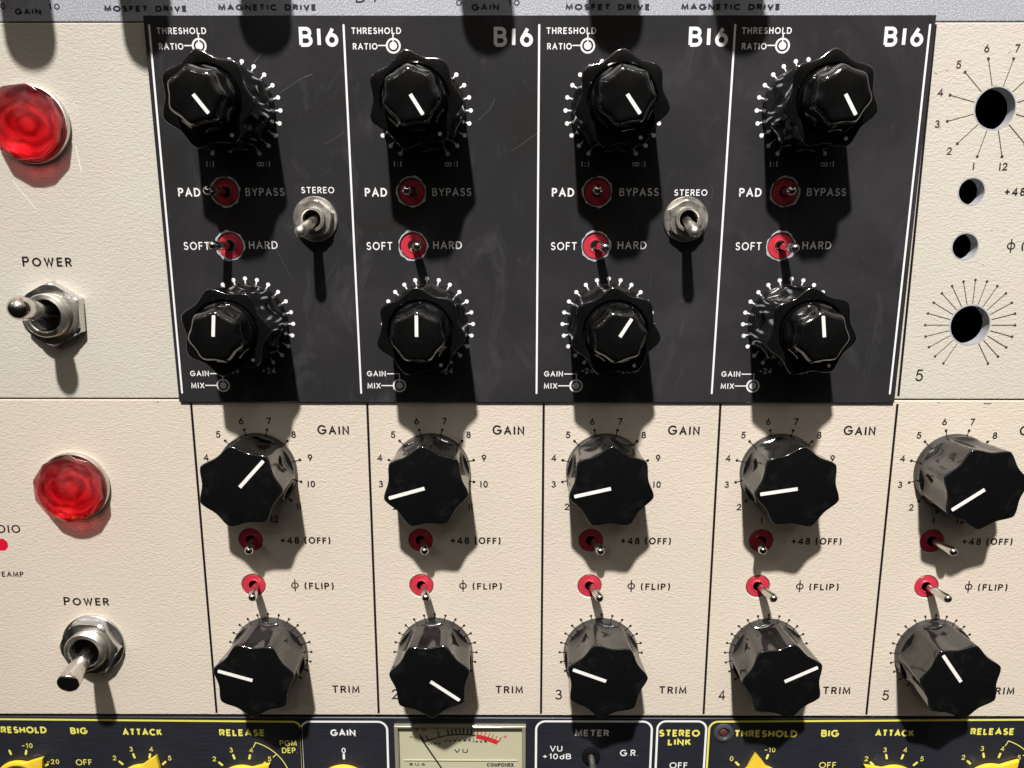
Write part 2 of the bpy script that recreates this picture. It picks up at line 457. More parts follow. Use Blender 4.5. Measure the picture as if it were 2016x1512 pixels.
def text(mb, s, x0, x1, z, cap, w, d, mi=0, gap=0.30, small=1.0, capends=True):
    """lettering fitted between x0 and x1, baseline z, capital height cap, stroke width w (all mm)"""
    inner = cap - w
    sizes = [1.0 if (i == 0 or s[i-1] in ' (') and small < 1 else (small if small < 1 else 1.0) for i in range(len(s))]
    adv = []
    for ch, q in zip(s, sizes):
        adv.append(0.42 if ch == ' ' else G[ch][0]*q)
    gaps = gap + w/inner
    total = sum(adv) + gaps*(len(s)-1)
    kx = (x1 - x0 - w)/total if total > 0.05 else inner
    x = x0 + w/2
    for ch, a, q in zip(s, adv, sizes):
        if ch != ' ':
            for line in G[ch][1]:
                pts = [(x + px*q*kx, z + w/2 + py*q*inner) for px, py in line]
                closed = len(pts) > 3 and math.hypot(pts[0][0]-pts[-1][0], pts[0][1]-pts[-1][1]) < 1e-4
                mb.stroke(pts, w, d, closed=closed, mi=mi, cap=capends)
        x += (a + gaps)*kx
def word(parent, s, x0, x1, z, cap, w, d, mat, name='lettering', **kw):
    mb = MB(); text(mb, s, x0, x1, z, cap, w, d, **kw)
    return flat_fix(mb.build(name, mat, parent))
def cword(mb, s, cx, cz, cap, w, d, wid=None):
    """lettering centred on a point"""
    adv = sum(0.42 if c == ' ' else G[c][0] for c in s) + (0.30 + w/(cap-w))*(len(s)-1)
    tw = wid or adv*(cap-w) + w
    text(mb, s, cx - tw/2, cx + tw/2, cz - cap/2, cap, w, d)

# ------------------------------------------------------------------ control builders (local origin on the panel, axis = d)
def lobed(h, rad, depth, n=7, per=26, pw=1.2):
    out = []
    for k in range(n*per):
        t = (k % per)/per
        r = rad - depth*math.sin(math.pi*t)**pw if depth > 0 else rad
        a = 2*math.pi*k/(n*per)
        out.append((r*math.sin(a), h, r*math.cos(a)))
    return out
def fluted_knob_mesh(H, rb, rt, depth, hf0, hf1, cham=0.35, bore=None, flange=1.3, rf=None, base=0.0, pw=1.2):
    mb = MB(); rf = rf or rb + 0.2
    lobed_ = lobed
    def lobed_p(h, r, d): return lobed_(h, r, d, pw=pw)
    R_ = []
    R_.append(lobed_p(base, rf, 0)); R_.append(lobed_p(base + flange*0.75, rf, 0)); R_.append(lobed_p(base + flange, rf - 0.18, 0))
    R_.append(lobed_p(base + flange + 0.12, rb, 0)); R_.append(lobed_p(hf0, rb, 0))
    n = 9
    for i in range(1, n+1):
        h = hf0 + (hf1 - hf0)*i/n
        u = math.sqrt(max(0, 1 - (1 - i/n)**2))
        q = (h - hf0)/(H - hf0)
        R_.append(lobed_p(h, rb + (rt - rb)*q, depth*u))
    for i in range(1, 5):
        h = hf1 + (H - cham - hf1)*i/4
        q = (h - hf0)/(H - hf0)
        R_.append(lobed_p(h, rb + (rt - rb)*q, depth))
    for q in (25, 50, 70, 90):
        R_.append(lobed_p(H - cham*(1 - math.sin(R(q))), rt - cham*(1 - math.cos(R(q))), depth*(1 - 0.35*min(1, cham)*q/90)))
    if bore is None:
        mb.rings(R_, 0, cap1=1)
    else:
        ids_before = len(mb.v)
        mb.rings(R_, 0)
        rb_, dep = bore
        nn = len(R_[0]); last = list(range(len(mb.v) - nn, len(mb.v)))
        circ = lambda r, h: [mb.add(r*math.sin(2*math.pi*k/nn), h, r*math.cos(2*math.pi*k/nn)) for k in range(nn)]
        prev = last
        for r, h in ((rb_ + 0.25, H), (rb_, H - 0.2), (rb_, H - dep), (1.0, H - dep)):
            cur = circ(r, h)
            for k in range(nn): mb.quad((prev[k], prev[(k+1) % nn], cur[(k+1) % nn], cur[k]), 0)
            prev = cur
    return mb
CACHE = {}
def cached(key, make):
    if key not in CACHE: CACHE[key] = make()
    return CACHE[key]
def inst(name, key, make, parent, loc=(0, 0, 0), rot=0.0, label=None):
    """first call builds the mesh, later calls make another object on the same mesh"""
    if key in CACHE: o = link(name, CACHE[key], parent, loc, rot)
    else:
        o = make(); CACHE[key] = o.data; o.name = name; o.parent = parent
        o.location = (loc[0]*K, -loc[1]*K, loc[2]*K); o.rotation_euler = (0, R(rot), 0)
    if label: o['label'] = label
    return o
def bar_mb(r0, r1, w, d, mi=0, th=0.05):
    mb = MB(); n = 6
    top = [(-w/2, r0), (-w/2, r1 - w*0.15), (-w*0.3, r1), (w*0.3, r1), (w/2, r1 - w*0.15), (w/2, r0)]
    mb.rings([[(x, d, z) for x, z in top], [(x, d + th, z) for x, z in top]], 0, cap1=0)
    return mb
KH = 13.6
def preamp_knob(unit, x, z, ang, label):
    k = inst('fluted_knob', 'pk', lambda: fluted_knob_mesh(KH, 9.9, 10.5, 1.5, 2.4, 5.6, cham=0.45, pw=1.35).build('fluted_knob', [m_dusty, m_face], None, smooth=32),
             unit, (x, 0.05, z), ang, label)
    inst('pointer_line', 'pkp', lambda: bar_mb(0.2, 9.2, 0.86, KH).build('pointer_line', m_pointer), k)
    return k
def dot_mb(r, d, rad):
    mb = MB(); mb.lathe([(rad, d), (rad*0.9, d + 0.05)], 20, 0, r, cap1=True); return mb
OH, IH = 15.3, 22.0
def concentric(unit, x, z, a_in, a_out, lo, li):
    k = inst('outer_knob', 'ok', lambda: fluted_knob_mesh(OH, 9.75, 10.4, 1.55, 2.6, 6.2, bore=(7.5, 1.6), cham=0.5, pw=1.6).build('outer_knob', [m_knob, m_knob], None, smooth=32),
             unit, (x, 0.05, z), a_out, lo)
    inst('marker_dot', 'okd', lambda: dot_mb(8.75, OH, 0.42).build('marker_dot', m_pointer), k)
    i = inst('inner_knob', 'ik', lambda: fluted_knob_mesh(IH, 6.75, 6.05, 0.62, OH + 1.3, OH + 3.8, cham=1.5, pw=1.6, flange=1.0, rf=6.95, base=OH - 1.3).build('inner_knob', [m_knob, m_knob], None, smooth=32),
             unit, (x, 0.05, z), a_in, li)
    inst('pointer_line', 'ikp', lambda: bar_mb(0.0, 4.7, 0.76, IH).build('pointer_line', m_pointer), i)
    inst('marker_dot', 'ikd', lambda: dot_mb(6.45, OH + 0.05, 0.33).build('marker_dot', m_pointer), i)
def lever_mb(tip, r0, r1, L0, ball=True):
    """tapered bat lever from (0, L0, 0) to the tip centre (x, d, z)"""
    mb = MB(); a = Vector((0, L0, 0)); b = Vector(tip); t = (b - a).normalized()
    u = t.cross(Vector((0, 0, 1))).normalized(); v = t.cross(u); n = 28
    ln = (b - a).length
    prof = [(0, r0), (ln*0.35, r0*1.02), (ln*0.72, r0 + (r1 - r0)*0.72), (ln*0.9, r1*0.97)]
    if ball: prof += [(ln + r1*math.sin(R(q)), r1*math.cos(R(q))) for q in (0, 20, 40, 58, 72, 84)]
    else: prof += [(ln, r1), (ln + r1*0.12, r1*0.98), (ln + r1*0.22, r1*0.90), (ln + r1*0.32, r1*0.72), (ln + r1*0.40, r1*0.45), (ln + r1*0.43, r1*0.2)]
    mb.rings([[tuple(a + t*q + (u*math.cos(2*math.pi*k/n) + v*math.sin(2*math.pi*k/n))*r) for k in range(n)] for q, r in prof], 0, cap1=0)
    return mb
def mini_toggle(unit, x, z, tip, key, label, ringed=False, d=0.0, metal_=None):
    c = inst('toggle_switch', 'mt', lambda: collar().build('toggle_switch', [m_red, m_dark], None, smooth=40), unit, (x, d, z), 0, label)
    inst('lever', 'lv' + key, lambda: lever_mb(tip, 0.88, 1.14, -2.0).build('lever', m_chrome, smooth=50), c)
    return c
def collar():
    mb = MB()
    prof = [(3.02, -3.0), (3.02, -0.35), (2.9, -0.22), (1.75, -0.22), (1.6, -0.05), (1.3, -0.12), (1.22, -2.4), (0.3, -2.4)]
    mb.lathe(prof, 48, mis=[0, 0, 0, 0, 0, 1, 1])
    return mb
def hex_ring(rad, d, rot=0.0, n=6):
    return [(rad*math.sin(2*math.pi*k/n + R(rot)), d, rad*math.cos(2*math.pi*k/n + R(rot))) for k in range(n)]
def hex_nut(ro, ri, d0, d1, rot):
    mb = MB(); per = 8
    def ring(rad, d, clipr):
        out = []
        for k in range(6):
            a0, a1 = R(rot + 60*k), R(rot + 60*(k+1))
            for j in range(per):
                q = j/per
                x = rad*(math.sin(a0)*(1-q) + math.sin(a1)*q); z = rad*(math.cos(a0)*(1-q) + math.cos(a1)*q)
                rr = math.hypot(x, z)
                if rr > clipr: x, z = x*clipr/rr, z*clipr/rr
                out.append((x, d, z))
        return out
    mb.rings([ring(ro, d0, 99), ring(ro, d1 - ro*0.09, 99), ring(ro, d1 - ro*0.045, ro*0.965), ring(ro, d1, ro*0.90)], 0)
    nn = 6*per; last = list(range(len(mb.v)-nn, len(mb.v)))
    pr = last
    for r, d in ((ri + 0.15, d1), (ri, d1 - 0.2), (ri, d0)):
        cur = []
        for k in range(nn):
            a = math.atan2(mb.v[last[k]][0], mb.v[last[k]][2])
            cur.append(mb.add(r*math.sin(a), d, r*math.cos(a)))
        for k in range(nn): mb.quad((pr[k], pr[(k+1) % nn], cur[(k+1) % nn], cur[k]), 0)
        pr = cur
    return mb
def threaded(ro, ri, d0, d1, floor):
    mb = MB(); prof = []
    d = d0
    while d < d1 - 0.5:
        prof += [(ro, d), (ro - 0.16, d + 0.22)]; d += 0.44
    prof += [(ro, d), (ro, d1 - 0.35), (ro - 0.3, d1), (ri + 0.25, d1), (ri, d1 - 0.3), (ri, floor), (0.2, floor)]
    mb.lathe(prof, 56, mis=[0]*(len(prof)-2) + [1])
    return mb

# ------------------------------------------------------------------ setting: the dark rack behind the units
mb = MB()
x0, x1, z0, z1 = -262, 236, -200, 190
box = [(x0, z0), (x1, z0), (x1, z1), (x0, z1)]
mb.rings([[(x, -4.5, z) for x, z in box], [(x, -120, z) for x, z in box]], 0, cap1=0)
rack = mb.build('rack_interior', m_dark); rack['kind'] = 'structure'

W = 44.707
AG, ZG, RG = 15.93, -18.94, 11.29
AT, ZT, RT = 15.99, -70.0, 11.09
A48, Z48, AFL, ZFL = 12.70, -37.97, 12.62, -50.77
XL, XR = -255.0, 227.6

# ------------------------------------------------------------------ printing shared by the two cream preamps
def gain_scale(unit, x, z, rin, ink=None, lw=0.24):
    mb = MB()
    for n in range(1, 13):
        a = R(-165 + 30*(n-1)); s, c = math.sin(a), math.cos(a)
        mb.stroke([(x + rin*s, z + rin*c), (x + RG*s, z + RG*c)], lw, 0.02, cap=False)
        mb.disc(x + RG*s, z + RG*c, 0.36, 0.02)
        r = 13.65
        cword(mb, str(n).replace('1', '|'), x + r*s + (0.35 if n in (9, 10, 11) else 0), z + r*c, 1.8, 0.32, 0.02)
    return flat_fix(mb.build('gain_dial_scale', ink or m_ink, unit))
def trim_scale(unit, x, z, rin, ink=None, lw=0.22):
    mb = MB()
    for n in range(-10, 11):
        a = R(15*n); s, c = math.sin(a), math.cos(a)
        mb.stroke([(x + rin*s, z + rin*c), (x + RT*s, z + RT*c)], lw, 0.02, cap=False)
        mb.disc(x + RT*s, z + RT*c, 0.33, 0.02)
    return flat_fix(mb.build('trim_dial_scale', ink or m_ink, unit))
def column_print(unit, i, dz, number, rg=9.9, rt=9.8):
    x = i*W
    q = (m_ink_thin, 0.19) if dz else (m_ink, 0.24)
    gain_scale(unit, x + AG, ZG + dz, rg, *q); trim_scale(unit, x + AT, ZT + dz, rt, *q)
    word(unit, 'GAIN', x + 31.7, x + 39.8, -9.3 + dz, 2.55, 0.46, 0.02, m_ink, small=0.86)
    word(unit, '+48', x + 20.5, x + 25.5, -38.96 + dz, 1.95, 0.38, 0.02, m_ink)
    word(unit, '(OFF)', x + 26.85, x + 33.7, -38.96 + dz, 1.95, 0.40, 0.02, m_ink, small=0.92)
    word(unit, 'Q', x + 22.65, x + 24.7, -51.85 + dz, 2.4, 0.33, 0.02, m_ink)
    word(unit, '(FLIP)', x + 26.2, x + 34.0, -51.84 + dz, 1.9, 0.39, 0.02, m_ink)
    word(unit, 'TRIM', x + 32.2, x + 39.7, -82.35 + dz, 2.3, 0.43, 0.02, m_ink, small=0.94)
    word(unit, str(number).replace('1', '|'), x + 3.8, x + (5.7 if number > 1 else 4.2), -84.2 + dz, 3.05, 0.42, 0.02, m_ink)
def divider(unit, i, za, zb):
    mb = MB(); mb.stroke([(i*W, za), (i*W, zb)], 0.60, 0.02, cap=False)
    return flat_fix(mb.build('divider_line', m_black, unit))

def jewel_lamp(unit, x, z, rot, label):
    b = MB()
    b.lathe([(8.8, 0.0), (9.0, 0.5), (9.0, 1.0), (8.85, 1.4), (8.6, 1.5), (8.45, 1.2), (8.45, 0.4)], 72)
    lampo = inst('jewel_lamp', 'jl', lambda: b.build('jewel_lamp', m_nickel, None, smooth=40), unit, (x, 0.03, z), 0, label)
    def glass():
        g = MB(); n = 10
        def ring(r, d, off=0.0, w=0.0):
            return [((r + w*math.sin(3*k+1))*math.sin(2*math.pi*(k + off)/n), d + w*math.cos(5*k), (r + w*math.sin(3*k+1))*math.cos(2*math.pi*(k + off)/n)) for k in range(n)]
        A = [g.add(*p) for p in ring(8.55, 0.7)]
        B = [g.add(*p) for p in ring(8.65, 4.5, 0, 0.10)]
        D = [g.add(*p) for p in ring(6.1, 6.4, 0.5, 0.15)]
        ap = g.add(0.4, 8.1, 0.6)
        for k in range(n):
            j = (k+1) % n
            g.quad((A[k], A[j], B[j], B[k]))
            g.quad((B[k], B[j], D[k])); g.quad((B[j], D[j], D[k])); g.quad((D[k], D[j], ap))
        g.quad(A[::-1])
        o = g.build('red_glass', m_jewel)
        bm = bmesh.new(); bm.from_mesh(o.data)                    # polished edges between the cut facets
        es = [e for e in bm.edges if e.is_manifold and min(v.co.y for v in e.verts) < -0.002 and e.calc_face_angle(0) > 0.05]
        bmesh.ops.bevel(bm, geom=es, offset=0.22*K, segments=1, affect='EDGES')
        bmesh.ops.recalc_face_normals(bm, faces=bm.faces); bm.to_mesh(o.data); bm.free()
        return o
    inst('red_glass', 'jg', glass, lampo, (0, 0, 0), rot)
    def refl():
        r = MB(); r.lathe([(6.9, 1.9), (6.0, 1.2), (4.2, 0.95), (2.2, 1.0), (0.4, 1.1)], 60, cap1=True)
        return r.build('reflector', m_reflector, smooth=30)
    inst('reflector', 'jr', refl, lampo)
    return lampo

def power_switch(unit, x, z, tip, ball, rot, washer, label):
    key = 'up' if ball else 'dn'
    s = inst('power_switch', 'ps' + key, lambda: threaded(5.35, 3.9, 0.4, 5.1, 2.2).build('power_switch', [m_nickel, m_dark], None, smooth=35), unit, (x, 0, z), 0, label)
    if washer:
        w = MB(); w.lathe([(8.35, 0.0), (8.35, 0.55), (8.2, 0.75), (5.5, 0.75)], 64)
        w.build('washer', m_zinc, s, smooth=35)
    n = hex_nut(8.1, 5.35, 0.75 if washer else 0.05, 3.1 if washer else 2.6, rot).build('hex_nut', m_zinc, s, smooth=9)
    lever_mb(tip, 1.75, 2.8, 1.0, ball).build('lever', m_chrome if ball else m_pitted, s, smooth=40)
    return s

# ------------------------------------------------------------------ lower cream preamp
low = thing('preamp_unit', 'whole cream five channel preamp with ten fluted black knobs, below the black compressor plate', 'preamp', 'cream wrinkle-finish preamps')
holes = []
for i in range(5):
    holes += [(i*W + A48, Z48, 3.17), (i*W + AFL, ZFL, 3.17)]
holes += [(-31.6, -67.6, 5.3)]
plate('faceplate', XL, XR, -89.1, -0.22, 0, 3.2, holes, [m_cream_low, m_alu], low, 0.3)
for i in range(5):
    divider(low, i, -1.1, -88.55); column_print(low, i, 0, i+1)
ordn = ['first', 'second', 'third', 'fourth', 'fifth']
for i, a in enumerate((42.7, -106.1, -103.1, -98.9, -125.5)):
    preamp_knob(low, i*W + AG, ZG, a, '%s gain knob, pointer turned to the %s' % (ordn[i], 'upper right' if i == 0 else 'lower left'))
for i, a in enumerate((-73.0, 125.8, -69.2, 63.7, -36)):
    preamp_knob(low, i*W + AT, ZT, a, '%s trim knob, pointer turned to the %s' % (ordn[i], ['left', 'lower right', 'left', 'right', 'upper left'][i]))
for i in range(5):
    t = (-1.7, 6.2, 0.2) if i == 3 else (1.8, 6.2, -0.1)
    mini_toggle(low, i*W + A48, Z48, t, 'L' if i == 3 else 'R', '%s phantom power toggle, lever leaning %s' % (ordn[i], 'left' if i == 3 else 'right'))
    mini_toggle(low, i*W + AFL, ZFL, (1.9, 6.2, -0.1), 'F', '%s phase toggle, lever leaning right' % ordn[i])
def small_print(unit, dz):
    word(unit, 'POWER', -38.5, -26.4, (-56.65 if dz == 0 else 33.03), 2.5, 0.46, 0.02, m_ink, small=0.87)
small_print(low, 0)
word(low, 'DIO', -53.4, -47.6, -36.1, 2.3, 0.40, 0.02, m_ink)
word(low, 'EAMP', -54.1, -48.3, -48.43, 1.5, 0.30, 0.02, m_ink)
mb = MB(); mb.disc(-53.1, -39.35, 1.8, 0.02, n=8, rot=R(22))
flat_fix(mb.build('printed_dot', m_redink, low))
jl = jewel_lamp(low, -31.6, -22.9, 0, 'lower red faceted jewel lamp in a thin nickel ring')
power_switch(low, -31.6, -67.6, (0.8, 13.8, -2.9), False, -27, True, 'power toggle with its lever tipped down')

# ------------------------------------------------------------------ upper cream preamp, mostly behind the black plate
up = thing('preamp_unit', 'aged cream preamp behind the black compressor plate, with empty knob and switch holes at right', 'preamp', 'cream wrinkle-finish preamps')
H = 88.9
holes = [(4*W + AG, ZG + H, 4.75), (4*W + AT, ZT + H, 4.85), (191.45, 51.0, 3.12), (191.40, 38.05, 3.12), (-31.5, 21.5, 5.3)]
plate('faceplate', XL, XR, 0.12, 88.78, 0, 3.2, holes, [m_cream_up, m_alu], up, 0.3)
divider(up, 4, 88.3, 0.9)
column_print(up, 4, H, 5, 5.15, 5.25)
small_print(up, H)
for cx, cz, r in holes[:4]:
    mb = MB(); mb.lathe([(r + 0.22, 0.03), (r - 0.05, 0.03), (r - 0.06, -0.4)], 56)
    mb.build('worn_hole_rim', m_alu, up, (cx, 0, cz), smooth=40)
jewel_lamp(up, -31.9, 66.2, 12, 'upper red faceted jewel lamp cut by the left edge')
power_switch(up, -31.5, 21.5, (0.45, 14.0, 2.6), True, 2, False, 'power toggle with its ball ended lever tipped up')

m_chip = plain('dented_paint', (0.16, 0.15, 0.12), 0.5)
m_scuff = plain('pale_scuff', (0.74, 0.70, 0.62), 0.45)
mb = MB()
for pts, w in (([(-22.4, 61.4), (-22.1, 58.6), (-21.7, 55.6)], 0.30), ([(-38.5, 53.5), (-36.0, 50.0), (-33.5, 46.8)], 0.24), ([(-21.9, 71.4), (-20.8, 69.0)], 0.16), ([(-7.2, 40.1), (-6.4, 39.2)], 0.14)):
    mb.stroke(pts, w, 0.008, cap=True)
flat_fix(mb.build('scuff_mark', m_scuff, up))
mb = MB()
for pts, w in (([(200.7, -0.95), (201.6, -1.05), (202.4, -0.95)], 0.34), ([(188.9, -0.8), (189.5, -0.85)], 0.2), ([(-8.6, -0.9), (-8.2, -0.95)], 0.2)):
    mb.stroke(pts, w, 0.008, cap=True)
flat_fix(mb.build('paint_chip', m_chip, low))
mb = MB()
rr_ = random.Random(3)
for _ in range(14):
    x = rr_.uniform(178, 205); z = rr_.uniform(30, 86)
    mb.stroke([(x, z), (x + rr_.uniform(-0.5, 0.5), z + rr_.uniform(-0.3, 0.3))], rr_.uniform(0.10, 0.2), 0.008, cap=True)
flat_fix(mb.build('paint_chip', m_chip, up))

# ------------------------------------------------------------------ black four module compressor plate
TILT = 0.97
cmp_ = thing('compressor_plate', 'glossy black four section compressor plate with dual knobs, mounted over the upper cream preamp', 'compressor')
cmp_.rotation_euler = (R(TILT), 0, 0); cmp_.location = (0, -0.8*K, 0)
KX = [16.29, 60.66, 104.93, 149.38]
PADX = [13.05, 57.42, 101.67, 146.25]; SOFX = [13.2, 57.44, 101.6, 146.2]
SX = [34.25, 122.9]
hol = [(x, 50.8, 3.3) for x in PADX] + [(x, 38.15, 3.3) for x in SOFX] + [(x, 44.4, 2.9) for x in SX]
plate('faceplate', -2.65, 177.6, -0.62, 89.7, 0, 1.0, hol, [m_plate, m_alu], cmp_, 0.08)
D = 0.02
for x in (-1.55, 43.2, 87.55, 131.85, 176.3):
    dx = {-1.55: 0.12, 43.2: -0.25, 87.55: 0, 131.85: 0.3, 176.3: 0.1}[x]
    mb = MB(); mb.stroke([(x + dx, 87.6), (x - dx, 1.75)], 0.46, D, cap=True)
    flat_fix(mb.build('white_divider_line', m_white, cmp_))
for i in range(4):
    o = (i - 2)*44.52
    kx = KX[i] - KX[2]
    word(cmp_, 'THRESHOLD', 89.2 + o, 100.55 + o, 85.72, 1.40, 0.24, D, m_white)
    word(cmp_, 'RATIO', 89.4 + o, 95.05 + o, 82.40, 1.38, 0.24, D, m_white)
    word(cmp_, 'B|6', 121.7 + o, 130.65 + o, 83.0, 4.25, 0.78, D, m_white, capends=False)
    word(cmp_, '|:|', 97.75 + kx, 99.5 + kx, 56.5, 1.35, 0.22, D, m_offwhite)
    word(cmp_, '@:|', 109.7 + kx, 112.8 + kx, 56.5, 1.35, 0.22, D, m_offwhite)
    word(cmp_, 'PAD', 90.85 + o, 96.15 + o, 49.67, 2.0, 0.36, D, m_white)
    word(cmp_, 'BYPASS', 106.9 + o, 116.2 + o, 49.83, 1.85, 0.27, D, m_offwhite)
    s = 0.3 if i == 0 else 0
    word(cmp_, 'SOFT', 90.75 + o + s, 97.0 + o + s, 37.14, 1.9, 0.27, D, m_white)
    word(cmp_, 'HARD', 106.85 + o, 113.8 + o, 37.39, 1.85, 0.28, D, m_offwhite)
    word(cmp_, 'GAIN', 89.4 + o*0.995, 94.1 + o*0.995, 6.0, 1.38, 0.24, D, m_white)
    word(cmp_, 'MIX', 89.4 + o*0.995, 92.7 + o*0.995, 2.9, 1.42, 0.24, D, m_white)
    word(cmp_, '-24', 98.7 + kx, 101.8 + kx, 6.73, 1.5, 0.25, D, m_offwhite)
    word(cmp_, '+24', 107.5 + kx, 110.9 + kx, 6.70, 1.5, 0.25, D, m_offwhite)
    q = o*0.995
    for cx, cz, lines in ((98.68 + o, 83.23, ([(95.2 + o, 83.28), (97.1 + o, 83.28)], [(98.66 + o, 85.7), (98.66 + o, 84.0)])),
                          (97.45 + q, 3.64, ([(94.4 + q, 6.66), (97.5 + q, 6.66), (97.5 + q, 4.3)], [(92.9 + q, 3.64), (95.9 + q, 3.64)]))):
        mb = MB()                                                  # bull's eye legend of a dual knob
        mb.stroke(arc(cx, cz, 1.48, 1.48, 0, 360, 40), 0.42, D, closed=True)
        mb.disc(cx, cz, 0.86, D, 28)
        for l_ in lines: mb.stroke(l_, 0.27, D, cap=False)
        flat_fix(mb.build('legend_mark', m_white, cmp_))
    for cz in (69.15, 19.2):
        mb = MB()
        for n in range(-10, 11):
            a = R(15*n); s_, c_ = math.sin(a), math.cos(a)
            mb.stroke([(KX[i] + 9.3*s_, cz + 9.3*c_), (KX[i] + 11.1*s_, cz + 11.1*c_)], 0.30, D, cap=False)
            mb.disc(KX[i] + 11.1*s_, cz + 11.1*c_, 0.50, D, 18)
        flat_fix(mb.build('dial_scale', m_white, cmp_))
for x in (119.95, 31.2):
    word(cmp_, 'STEREO', x, x + 7.85, 49.9 + (0.55 if x < 100 else 0), 1.46, 0.22, D, m_white)
TI = [142.3, 147.5, 143.8, 148.5]; BI = [6.0, 0.8, 31.9, -8.0]
TO = [146, 143, 152, 155]; BO = [137, 149, 150, 150]
for i in range(4):
    concentric(cmp_, KX[i], 69.15, TI[i], TO[i], '%s ratio ring knob in the top row' % ordn[i], '%s threshold knob in the top row' % ordn[i])
    concentric(cmp_, KX[i], 19.2, BI[i], BO[i], '%s mix ring knob in the bottom row' % ordn[i], '%s gain knob in the bottom row' % ordn[i])
def chipped_ring(unit, x, z, seed):
    rnd = random.Random(seed); mb = MB(); n = 60
    pts, ws = [], []
    f = [rnd.uniform(0, 6.28) for _ in range(4)]
    for k in range(n):
        a = 2*math.pi*k/n
        w = 0.30 + 0.12*math.sin(3*a + f[0]) + 0.10*math.sin(7*a + f[1]) + 0.08*math.sin(13*a + f[2])
        w = max(0.06, w); rr = 3.28 + w/2
        pts.append((x + rr*math.sin(a), z + rr*math.cos(a))); ws.append(w)
    mb.stroke(pts, 0.2, 0.012, closed=True, widths=ws)
    return flat_fix(mb.build('chipped_hole_edge', m_alu, unit))
PT = [(-1.6, 6.3, 0.0), (-0.2, 6.3, 0.1), (-0.6, 6.3, 0.1), (-0.7, 6.3, 0.0)]
ST = [(-1.6, 6.3, 0.2), (1.9, 6.3, 0.1), (1.5, 6.3, -0.2), (1.1, 6.3, -0.3)]
for i in range(4):
    mini_toggle(cmp_, PADX[i], 50.8, PT[i], 'P%d' % i, '%s pad and bypass toggle' % ordn[i], d=-0.15)
    mini_toggle(cmp_, SOFX[i], 38.15, ST[i], 'S%d' % i, '%s soft and hard knee toggle' % ordn[i], d=-0.15)
    chipped_ring(cmp_, PADX[i], 50.8, i); chipped_ring(cmp_, SOFX[i], 38.15, i + 10)
for q, (x, tip, rot) in enumerate(((SX[0], (-0.6, 11.0, -2.7), 12), (SX[1], (-0.3, 11.0, -2.7), -3))):
    s = threaded(2.95, 2.15, 0.3, 3.9, 0.8).build('stereo_switch', [m_nickel, m_dark], cmp_, (x, 0, 44.4), smooth=35)
    s['label'] = 'nickel stereo link toggle on the %s section' % ('first' if q == 0 else 'third')
    w = MB(); w.lathe([(5.35, 0.01), (5.35, 0.45), (5.2, 0.6), (3.0, 0.6)], 56); w.build('washer', m_nickel, s, smooth=35)
    hex_nut(4.75, 2.95, 0.6, 2.5, rot).build('hex_nut', m_nickel, s, smooth=9)
    lever_mb(tip, 1.05, 1.45, 0.5, True).build('lever', m_nickel, s, smooth=40)
mb = MB()
for pts, w in (([(27.7, 73.2), (31.7, 75.6), (33.4, 76.5)], 0.16), ([(33.4, 76.5), (35.2, 77.1)], 0.30), ([(22.0, 79.7), (22.9, 80.6), (23.9, 81.8)], 0.2),
               ([(37.2, 61.6), (39.5, 62.8), (42.0, 64.4)], 0.10), ([(73.5, 67.0), (76.1, 69.3), (77.0, 70.8), (77.3, 71.8)], 0.13),
               ([(81.3, 60.1), (84.6, 62.3), (88.3, 64.9)], 0.12), ([(128.9, 49.4), (129.1, 51.9)], 0.1), ([(136.2, 61.0), (138.3, 60.2)], 0.08),
               ([(39.5, 35.5), (36.4, 30.4), (34.2, 27.0)], 0.08), ([(22.4, 41.5), (25.0, 36.0), (28.0, 29.5)], 0.1), ([(114.5, 8.3), (115.5, 8.7)], 0.14)):
    mb.stroke(pts, w, 0.008, cap=True)
flat_fix(mb.build('scratch_marks', m_scratch, cmp_))

# ------------------------------------------------------------------ black dual compressor at the bottom
bot = thing('dual_compressor', 'brushed black dual compressor with yellow lettering and a cream level meter, along the bottom', 'compressor')
plate('faceplate', XL, XR, -178.5, -89.85, 0, 3.0, [(48.9, 85.3, -118, -91.7)], [m_brushed, m_dark], bot, 0.25)
def outline(pts_corner, w, mat, r):
    """rounded rectangle given as four corners (TL, TR, BR, BL)"""
    P = []
    n = len(pts_corner)
    for i in range(n):
        a, b, c = (Vector(pts_corner[(i+k) % n]) for k in (-1, 0, 1))
        t0 = (a - b).normalized(); t1 = (c - b).normalized()
        p0, p1 = b + t0*r, b + t1*r
        ctr = b + t0*r + t1*r
        for q in range(9):
            f = q/8*math.pi/2
            P.append(ctr - t1*r*math.cos(f) - t0*r*math.sin(f))
    mb = MB(); mb.stroke([(p.x, p.y) for p in P], w, 0.02, closed=True)
    return flat_fix(mb.build('outline', mat, bot))
outline([(-150, -90.0), (23.0, -91.2), (22.0, -172), (-150, -172)], 0.55, m_yellow, 2.2)
outline([(23.0, -91.12), (46.9, -91.12), (46.4, -172), (22.6, -172)], 0.58, m_white, 2.6)
outline([(88.1, -90.85), (120.1, -90.85), (119.7, -172), (88.1, -172)], 0.58, m_white, 2.6)
outline([(121.6, -90.75), (135.1, -90.75), (134.6, -172), (121.4, -172)], 0.58, m_white, 2.4)
outline([(135.9, -90.85), (225, -89.95), (225, -172), (135.5, -172)], 0.55, m_yellow, 2.4)
BW = 0.50
